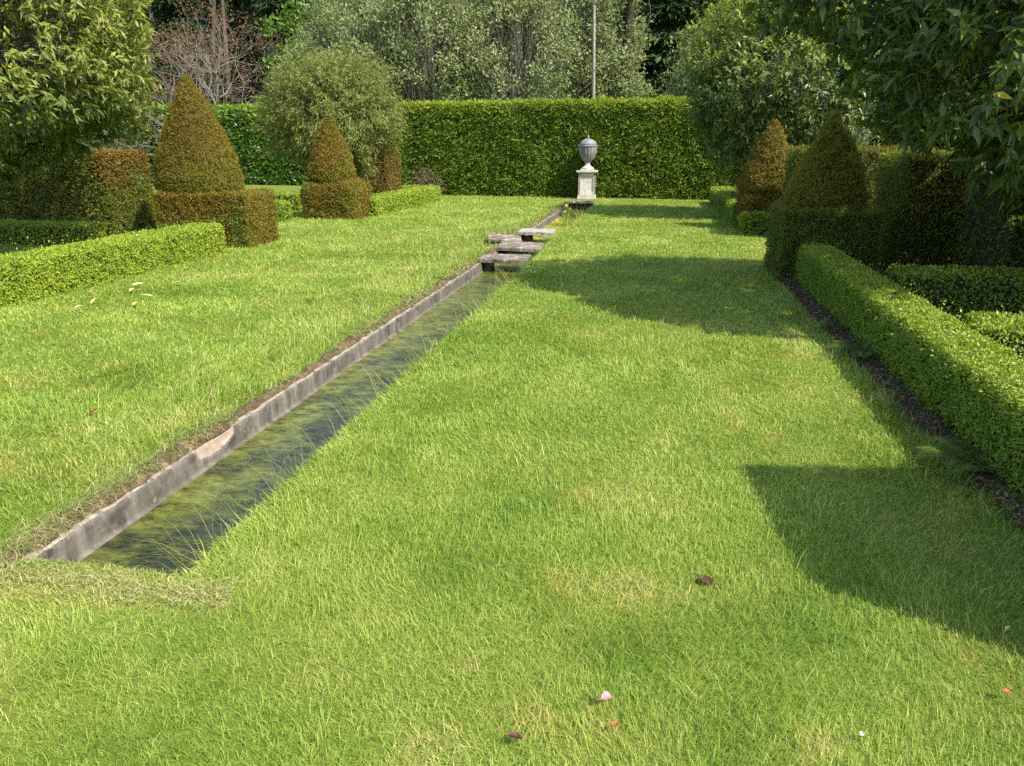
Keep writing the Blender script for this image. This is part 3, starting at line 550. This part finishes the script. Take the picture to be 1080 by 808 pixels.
def shrub(label, loc, w, h, n, mat, L, ratio, tonef, seed, name='willow_shrub', bark='greybark', group='pale willows behind the tall hedge', ncl=260, cat='shrub', depth=1.6, droop=.1):
    t = thing(name, label, cat, loc, group); mb = MB(); tk = MB()
    C = np.array([0, 0, h*.55]); rad = np.array([w/2, depth, h*.5]); P = crown_pts(ncl, rad, .25, .35, seed)+C
    for i, q in enumerate(P):
        a = R.uniform(0, 6.28); b = np.array([.35*math.cos(a)+q[0]*.25, .3*math.sin(a), -.05+max(0, R.normal(h*.2, h*.12))])
        limb(tk, b, q, .022, .006, .08, 6, 0, 4)
        for _ in range(2): limb(tk, b+(q-b)*R.uniform(.5, .9), q+rnd(1)[0]*.6, .01, .004, .05, 4, 0, 3)
    k = n//ncl; m = k*ncl; q = np.repeat(P, k, 0)+rnd(m)*(R.random(m)**.6*.62)[:, None]*np.array([1, 1, .85])
    tone = np.clip(np.repeat(tonef(P), k)+R.normal(0, .15, m), 0, 1); ln = L*R.uniform(.6, 1.4, m)
    leaves(mb, q, rnd(m)+np.array([0, 0, .35-droop]), nrm(rnd(m)+np.array([.3, -.3, .5])), ln, ln*ratio, np.clip(np.repeat(R.normal(.48, .12, ncl), k)+R.normal(0, .2, m), 0, 1), tone)
    mb.build('crown', M[mat], t); tk.build('trunk', M[bark], t); return t
lowgreen = lambda P: sm(P[:, 2]+fbm(P*.5, 2)*1.5, 4.6, 2.6)
shrub('grey green willow shrub just right of the bright spring maple', (-12.6, 31.2, 0), 5.2, 7.6, 24000, 'sallow', .14, .38, lowgreen, 1, ncl=300)
shrub('grey green willow shrub above the left half of the back hedge', (-9.2, 30.6, 0), 5.0, 8.4, 24000, 'sallow', .14, .38, lowgreen, 5, ncl=300)
shrub('grey green willow shrub above the middle of the back hedge', (-5.9, 31.4, 0), 5.0, 8.8, 24000, 'sallow', .14, .38, lowgreen, 8, ncl=300)
shrub('pale willow shrub with whitish sprays around the bare pole', (-2.9, 33.8, 0), 5.0, 8.8, 22000, 'sallow', .15, .38, lambda P: lowgreen(P)*.5, 12, ncl=280)
shrub('pale willow shrub right of the pole, above the right end of the back hedge', (2.4, 30.5, 0), 4.6, 6.0, 18000, 'sallow', .14, .36, lambda P: .3+.3*fbm(P*.8, 2), 15, ncl=240)
shrub('tall pale willow behind the round evergreen tree on the right', (5.6, 28.5, 0), 6.0, 7.5, 20000, 'sallow', .14, .36, lambda P: .5+.3*fbm(P*.8, 2), 17, ncl=260)
shrub('small reddish shrub between the low box hedge and the tall back hedge', (-7.3, 23.7, 0), .34, .55, 800, 'redbud', .06, .5, lambda P: 0*P[:, 0], 19, name='red_shrub', group=None, ncl=40, depth=.2, bark='bark')
shrub('bright fresh green maple between the bare tree and the willows', (-15.6, 34, 0), 3.6, 7.6, 9000, 'maple', .2, .6, lambda P: 0*P[:, 0], 23, name='maple_tree', cat='tree', group=None, ncl=130, bark='bark')

def pole():
    mb = MB(); z = np.linspace(-.1, 6.7, 14); p = np.stack([.03*np.sin(z*.6)-.01*z, 0*z, z], -1); tube(mb, p, np.linspace(.085, .055, 14), 12)
    lathe(mb, [(.055, 6.7), (.04, 6.72), (.001, 6.73)], 12, c=(p[-1, 0], 0))
    tag(mb.build('wooden_pole', M['pole'], loc=(-2.66, 31.75, 0)), 'pale bare wooden pole standing among the willows behind the hedge', 'pole')
pole()
def conifer_mesh(h, w, n, seed):
    mb = MB(); tk = MB(); z = R.random(n)**.85; r0 = (1-z)**.75*w/2; lay = .72+.28*np.sin(z*h*5+fbm(np.stack([z*9, 0*z, 0*z], -1), 2)*2)
    a = R.uniform(0, 2*pi, n); q = np.stack([np.cos(a), np.sin(a), 0*a], -1); r = r0*lay*(.45+.55*R.random(n)**.5)*(1+.3*fbm(np.stack([np.cos(a)*2, np.sin(a)*2, z*5], -1)+seed, 2))
    P = q*r[:, None]; P[:, 2] = .6+z*(h-.6)-.12*r; D = q*.8+rnd(n)*.45+np.array([0, 0, -.35]); ln = R.uniform(.25, .6, n)
    leaves(mb, P, D, nrm(rnd(n)*.6+np.array([0, 0, 1.])), ln, ln*.34, np.clip(.45+.4*fbm(P*1.1+seed, 2)+R.normal(0, .2, n), 0, 1), sm(fbm(P*.7+seed, 2), .1, .6)*.7)
    tube(tk, np.stack([0*np.linspace(0, 1, 8), 0*np.linspace(0, 1, 8), np.linspace(-.1, h*.97, 8)], -1), np.linspace(.26, .02, 8), 9); return mb, tk
CON = []
for i, (x, y, h, w, lab) in enumerate([
        (-26.5, 41, 12, 6.5, 'dark conifer at far left above the glossy evergreen tree'), (-21.0, 43, 13, 6.5, 'dark conifer directly behind the bare pale tree'),
        (-16.0, 44, 13, 6, 'dark conifer behind the bright spring maple'), (0.4, 40.5, 13, 5.5, 'dark conifer just right of the bare pole'),
        (3.8, 41.5, 13, 5.5, 'dark conifer behind the willow right of the pole')]):
    t = thing('conifer', lab, 'tree', (x, y, 0), 'dark conifers in the wood'); 
    if i < 3:
        a, b = conifer_mesh(h, w, 9000, i*7); oc = a.build('crown', M['conifer'], t); ot = b.build('trunk', M['bark'], t); CON.append((oc, ot))
    else:
        for s in CON[i-3]: c = s.copy(); c.parent = t; COL.objects.link(c)
        t.rotation_euler.z = 2.1
def trunk_tree():
    t = thing('tall_tree', 'tall dark bare trunked tree just right of the pale pole', 'tree', (-1.55, 33.4, 0)); tk = MB(); mb = MB()
    zz = np.linspace(-.1, 12, 9); p = np.stack([.15*zz/12+.05*np.sin(zz), .04*np.cos(zz*.8), zz], -1); tube(tk, p, np.linspace(.24, .12, 9), 10); q0 = crown_pts(90, (3.0, 2.4, 2.6), .2, .4, 4)+np.array([0, 0, 11.5])
    for q in q0: limb(tk, p[R.integers(6, 9)], q, .03, .008, .05, 5, 0, 4)
    n = 90*60; P = np.repeat(q0, 60, 0)+R.normal(0, .4, (n, 3)); leaves(mb, P, rnd(n), rnd(n), R.uniform(.1, .22, n), R.uniform(.05, .1, n), R.random(n), .4)
    mb.build('crown', M['conifer'], t); tk.build('trunk', M['twig'], t)
trunk_tree()
def woodland():
    mb = MB(); n = 70000
    x = R.uniform(-55, 40, n); y = 48+R.normal(0, 1.2, n)+1.5*fbm(np.stack([x*.3, 0*x, 0*x], -1), 2); h = 15+3*fbm(np.stack([x*.25, 0*x+4, 0*x], -1), 3); z = R.random(n)*h
    P = np.stack([x, y, z], -1); P[:, 1] += 2.2*fbm(P*.45, 3); L = R.uniform(.35, .8, n)
    leaves(mb, P, rnd(n)+np.array([0, -.2, -.3]), nrm(rnd(n)+np.array([0, -.3, .8])), L, L*.45, np.clip(R.normal(.4, .25, n), 0, 1), sm(fbm(P*.35, 3), .1, .6)*.8)
    xs = np.linspace(-56, 41, 60); hh = 13+3*fbm(np.stack([xs*.25, 0*xs+4, 0*xs], -1), 3)
    V = np.concatenate([np.stack([xs, 0*xs+51.5, 0*xs], -1), np.stack([xs, 0*xs+51.5, hh], -1), np.stack([xs, 0*xs+54, hh*.9], -1), np.stack([xs, 0*xs+54, 0*xs], -1)]); i = np.arange(59)
    for s in range(3): mb.add(V, np.stack([i+60*s, i+1+60*s, i+61+60*s, i+60+60*s], -1), mat=1)
    for k in range(70):
        xx = R.uniform(-50, 35); yy = R.uniform(42, 47); tube(mb, [(xx, yy, 0), (xx+R.normal(0, .3), yy, 6), (xx+R.normal(0, .6), yy, 12)], [R.uniform(.12, .25), .14, .08], 6, 2)
    tag(mb.build('woodland', [M['conifer'], M['twig'], M['bark']]), None, 'woodland', kind='stuff')
woodland()

# ------------------------------------------------------------------ slabs across the rill
def slab(label, cx, cy_, sx, sy, th, z, mat, rot=(0, 0, 0), legs=(), seed=0, cat='slab'):
    nx, ny = 30, 14; u = np.linspace(-.5, .5, nx); v = np.linspace(-.5, .5, ny); gu, gv = np.meshgrid(u, v, indexing='ij')
    ir = 1+.07*fbm(np.stack([gu*3, gv*3, 0*gu+seed], -1), 2)+.05*fbm(np.stack([gu*11, gv*11, 0*gu+seed], -1), 3)
    def sheet(zz, f):
        X = gu*sx*ir*f; Y = gv*sy*ir*f; Z = zz+.012*fbm(np.stack([X*7, Y*7, 0*X+seed+zz*40], -1), 3); return np.stack([X, Y, Z], -1)
    T = sheet(th, .992); B = sheet(0, .985); Mi = sheet(th*.86, 1.0); mb = MB(); g = np.arange(nx*ny).reshape(nx, ny)
    F = np.stack([g[:-1, :-1], g[1:, :-1], g[1:, 1:], g[:-1, 1:]], -1).reshape(-1, 4); mb.add(T.reshape(-1, 3), F); mb.add(B.reshape(-1, 3), F[:, ::-1])
    ring = lambda A: np.concatenate([A[:, 0], A[-1, 1:], A[-2::-1, -1], A[0, -2:0:-1]])
    rt, rm, rb = ring(T), ring(Mi), ring(B); k = len(rt); i = np.arange(k); j = (i+1) % k
    mb.add(np.concatenate([rb, rm, rt]), np.concatenate([np.stack([i, j, k+j, k+i], -1), np.stack([k+i, k+j, 2*k+j, 2*k+i], -1)]))
    t = mb.build('stone_slab', M[mat], loc=(cx, cy_, z)); t.rotation_euler = rot
    return tag(t, label, cat, 'stone slabs crossing the water channel')
slab('nearest rough stone slab across the channel, dark with a pale worn front edge', -2.11, 10.66, .70, .52, .048, .004, 'slab', (.01, 0, .03), seed=1)
slab('brown cracked stone slab lying across the channel, behind the nearest one', -2.10, 11.95, .70, .72, .05, .015, 'slab', (.02, .03, .07), seed=2)
slab('broken dark slab piece tilted on the left bank beside the brown cracked slab', -2.50, 12.6, .58, .66, .045, .06, 'slab', (.03, .09, .22), seed=3)
slab('pale grey lichened stone slab, farthest of the crossing slabs', -2.14, 13.95, .66, .60, .055, .03, 'slablight', (0, 0, .02), seed=4)
def rbox_obj(name, label, cat, b, mat, group=None, bev=.015):
    mb = MB(); cx, cy_ = (b[0]+b[1])/2, (b[2]+b[3])/2; box(mb, b[0]-cx, b[1]-cx, b[2]-cy_, b[3]-cy_, b[4], b[5], 0, bev)
    return tag(mb.build(name, M[mat], loc=(cx, cy_, 0)), label, cat, group)
rbox_obj('support_block', 'dark damp stone block under the left end of the nearest slab', 'block', (-2.38, -2.26, 10.48, 10.66, -.4, -.012), 'slabdark')
rbox_obj('support_block', 'dark damp stone block under the brown cracked slab', 'block', (-2.37, -1.8, 11.95, 12.12, -.4, -.002), 'slabdark')
rbox_obj('support_block', 'dark damp stone block under the pale grey slab', 'block', (-2.38, -2.24, 13.8, 14.1, -.4, .013), 'slabdark')
def end_cover():
    t = thing('channel_cover', 'low dark slotted stone cover closing the channel in front of the pedestal', 'cover', (-2.12, 21.5, 0)); mb = MB()
    box(mb, -.40, .42, -.16, .3, .035, .10, 0, .012); mb.build('cover_slab', M['slab'], t)
    for x in (-.36, -.2, -.05, .10, .24, .36): mb = MB(); box(mb, x-.035, x+.035, -.1, .2, -.3, .034, 0, .008); mb.build('support_block', M['slabdark'], t)
end_cover()

# ------------------------------------------------------------------ urn on its pedestal
PX, PY = -2.14, 24.05
def pedestal():
    t = thing('stone_pedestal', 'pale square limestone pedestal with sunken panels, in front of the tall hedge', 'pedestal', (PX, PY, 0), rz=radians(4))
    mb = MB(); box(mb, -.29, .29, -.29, .29, -.05, .085, 0, .01); box(mb, -.275, .275, -.275, .275, .087, .135, 0, .012); mb.build('plinth', M['limestone'], t)
    mb = MB(); box(mb, -.235, .235, -.235, .235, .137, .765)
    for a in range(4):
        bm = bmesh.new()
        for (x0, x1, z0, z1) in ((-.262, -.19, .137, .765), (.19, .262, .137, .765), (-.188, .188, .137, .205), (-.188, .188, .70, .765)):
            s = MB(); box(s, x0, x1, -.262, -.2, z0, z1); V = s.v[0]; c, sn = round(math.cos(a*pi/2)), round(math.sin(a*pi/2))
            V2 = np.stack([V[:, 0]*c*(.999 if a % 2 else 1)-V[:, 1]*sn, V[:, 0]*sn+V[:, 1]*c, V[:, 2]], -1); mb.add(V2, s.f[0][0])
        bm.free()
    mb.build('shaft', M['limestone'], t)
    mb = MB(); box(mb, -.285, .285, -.285, .285, .767, .795, 0, .008); box(mb, -.335, .335, -.335, .335, .797, .85, 0, .012); mb.build('cap', M['limestone'], t)
pedestal()
def urn():
    t = thing('garden_urn', 'grey lidded garden urn with ribbed bowl and pointed finial, on the pedestal', 'urn', (PX, PY, .852))
    mb = MB(); box(mb, -.20, .20, -.20, .20, 0, .045, 0, .008)
    lathe(mb, [(.001, .047), (.185, .047), (.19, .065), (.175, .085), (.13, .11), (.085, .15), (.066, .19), (.07, .21), (.085, .222), (.07, .235), (.001, .235)]); mb.build('foot', M['limestone'], t)
    mb = MB(); lathe(mb, [(.001, .236), (.075, .237), (.125, .27), (.18, .33), (.225, .41), (.258, .50), (.278, .59), (.285, .66), (.285, .69), (.001, .69)], 96, rib=16, ribamp=.10); mb.build('bowl', M['lead'], t)
    mb = MB(); lathe(mb, [(.001, .691), (.29, .691), (.305, .705), (.307, .73), (.295, .745), (.001, .745)], 48); mb.build('rim', M['lead'], t)
    mb = MB(); lathe(mb, [(.001, .746), (.275, .746), (.27, .775), (.25, .82), (.215, .86), (.165, .895), (.10, .92), (.05, .935), (.001, .94)], 72, rib=12, ribamp=.05); mb.build('lid', M['lead'], t)
    mb = MB(); lathe(mb, [(.001, .939), (.04, .94), (.028, .955), (.042, .975), (.044, .99), (.028, 1.01), (.008, 1.04), (.001, 1.045)], 24); mb.build('finial', M['lead'], t)
urn()

# ------------------------------------------------------------------ small plants, leaves
def iris():
    t = thing('yellow_iris', 'yellow flowering iris growing at the right edge of the far water', 'plant', (-1.95, 17.2, -.16))
    mb = MB(); n = 26; az = R.uniform(0, 6.28, n); blades(mb, np.stack([R.normal(0, .05, n), R.normal(0, .09, n), 0*az], -1), R.uniform(.3, .55, n), np.full(n, .018), R.uniform(.05, .4, n), az, R.random(n)*.8, R.random(n)*.15, .2)
    mb.build('leaf_blades', M['grass'], t)
    for k, (x, y, z) in enumerate([(-.02, .02, .46), (.06, -.06, .38), (-.08, .2, .30), (-.16, -.5, .17)]):
        f = MB(); n = 9; leaves(f, np.tile([x, y, z], (n, 1)), rnd(n)+np.array([0, 0, .2]), rnd(n), .046, .03, R.random(n)); f.build('flower', M['flower'], t)
iris()
def fern(label, loc, size, nf, seed):
    t = thing('fern', label, 'fern', loc, 'ferns in the earth border')
    for k in range(nf):
        a = k/nf*2*pi+R.normal(0, .25); L = size*R.uniform(.75, 1.1); s = np.linspace(0, 1, 26); out = np.array([math.cos(a), math.sin(a), 0])
        p = out*(s*L*.85)[:, None]+np.array([0, 0, 1])*((s*.95-.75*s**2)*L)[:, None]; mb = MB(); tube(mb, p, np.linspace(.0025, .001, 26), 4)
        tg = nrm(np.gradient(p, axis=0)); sd = nrm(np.cross(tg, np.array([0, 0, 1.])))
        w = L*.24*np.sin(np.clip(s*1.02+.06, 0, 1)*pi)**.75
        for sg in (-1, 1): leaves(mb, p[1:], sd[1:]*sg+tg[1:]*.45, np.cross(sd[1:], tg[1:]), w[1:]+.004, L*.03, np.clip(R.normal(.5, .2, 25), 0, 1), droop=.12)
        mb.build('frond', M['fern'], t)
fern('small green fern at the foot of the long box hedge, midway along the border', (1.66, 6.05, .0), .34, 8, 1)
fern('smaller fern farther along the border by the long box hedge', (1.68, 6.95, .0), .24, 7, 2)
fern('leafy fern at the near end of the earth border, at the picture edge', (1.68, 3.85, .0), .36, 9, 3)
fern('tiny fern between the two larger ferns in the earth border', (1.70, 5.15, .0), .15, 6, 4)
def litter():
    mb = MB(); n = 7000; y = R.uniform(3.2, 9.9, n); x = 1.59-.012*(y-6)+np.abs(R.normal(0, .10, n)); k = x < 1.95; x, y = x[k], y[k]; n = len(x)
    L = R.uniform(.008, .034, n); leaves(mb, np.stack([x, y, R.uniform(.02, .05, n)], -1), rnd(n)*np.array([1, 1, .35]), nrm(rnd(n)*.6+np.array([0, 0, 1])), L, L*.5, R.random(n)**1.3)
    tag(mb.build('leaf_litter', M['deadleaf']), None, 'leaf litter', kind='stuff')
litter()
def colour(name, c, c2): return leafmat(name, [c, c2], None, .5, .3, .2)
LM = {'brown': colour('curled brown leaf', (.05, .025, .015), (.09, .045, .025)), 'maroon': colour('maroon leaf', (.05, .014, .014), (.08, .02, .02)), 'pink': colour('pink petal', (.50, .16, .19), (.62, .28, .3)),
      'russet': colour('russet leaf', (.28, .09, .035), (.35, .13, .05)), 'red': colour('red leaf', (.28, .05, .025), (.35, .08, .04)), 'white': colour('white petal', (.7, .66, .58), (.75, .72, .65)),
      'cream': colour('cream leaf', (.55, .42, .16), (.62, .52, .25)), 'yellow': colour('bright yellow leaf', (.65, .52, .02), (.7, .6, .05))}
def fallen(label, x, y, L, W, mat, rz, z=.035, curl=.5, group='leaves and petals fallen on the lawn', name='fallen_leaf'):
    mb = MB(); u = np.linspace(0, 1, 9); v = np.linspace(-1, 1, 5); gu, gv = np.meshgrid(u, v, indexing='ij'); w = np.sin(pi*np.clip(gu*.93+.05, 0, 1))**.8*W/2
    V = np.stack([(gu-.5)*L, gv*w, curl*W*.7*gv**2*np.sin(pi*gu)+.12*L*(gu-.5)**2*2+.004*fbm(np.stack([gu*5, gv*3, 0*gu+x*9], -1), 2)], -1).reshape(-1, 3)
    i = (np.arange(8)[:, None]*5+np.arange(4)[None]).ravel(); F = np.stack([i, i+5, i+6, i+1], -1); mb.add(V, F, R.random(len(F)), smooth=True)
    tube(mb, [(-.5*L, 0, .03*L), (-.62*L, .02*L, .05*L), (-.75*L, .05*L, .03*L)], .0012, 4)
    o = mb.build(name, LM[mat], loc=(x, y, z)); o.rotation_euler = (R.normal(0, .25), R.normal(0, .2), rz); return tag(o, label, 'leaf', group)
fallen('dark brown curled leaf alone on the sunlit lawn, near the pointed shadow', .27, 2.57, .075, .04, 'brown', -.5, .017, .35)
fallen('dark maroon leaf on the grass in the near foreground', -.30, 1.64, .04, .026, 'maroon', .2, .038)
fallen('pink petal on the foreground grass', -.06, 1.84, .035, .03, 'pink', .6, .04)
fallen('small russet leaf just below the pink petal', -.03, 1.74, .025, .018, 'russet', 1.2, .036)
fallen('small russet leaf on the near lawn toward the right picture edge', 1.12, 2.09, .03, .02, 'russet', .3, .036)
fallen('bright red leaf on the left lawn near the kerb', -3.33, 3.77, .06, .03, 'red', .4, .04)
fallen('white petal at the very front of the lawn on the right', .65, 1.84, .016, .012, 'white', 1., .03)
fallen('pale cream leaf at the lower tip of the right shadow', 1.26, 2.44, .035, .012, 'cream', .8, .03)
fallen('bright yellow leaf on the left lawn, nearest to the kerb of its scatter', -4.94, 6.47, .09, .04, 'yellow', .4, .045)
fallen('brown leaf on the lawn near the right border', .62, 7.4, .08, .04, 'brown', 1.4, .045)
for x, y in [(-5.72, 6.75), (-5.94, 8.09), (-5.74, 7.38), (-5.55, 6.9), (-5.35, 7.1), (-5.9, 7.7), (-5.5, 7.9), (-5.2, 6.7), (-6.1, 7.2), (-5.65, 6.45)]:
    fallen('cream yellow fallen leaf scattered on the lawn before the left box hedge', x, y, R.uniform(.08, .13), .045, 'cream', R.uniform(0, 3), .045, group='cream leaves before the left box hedge')
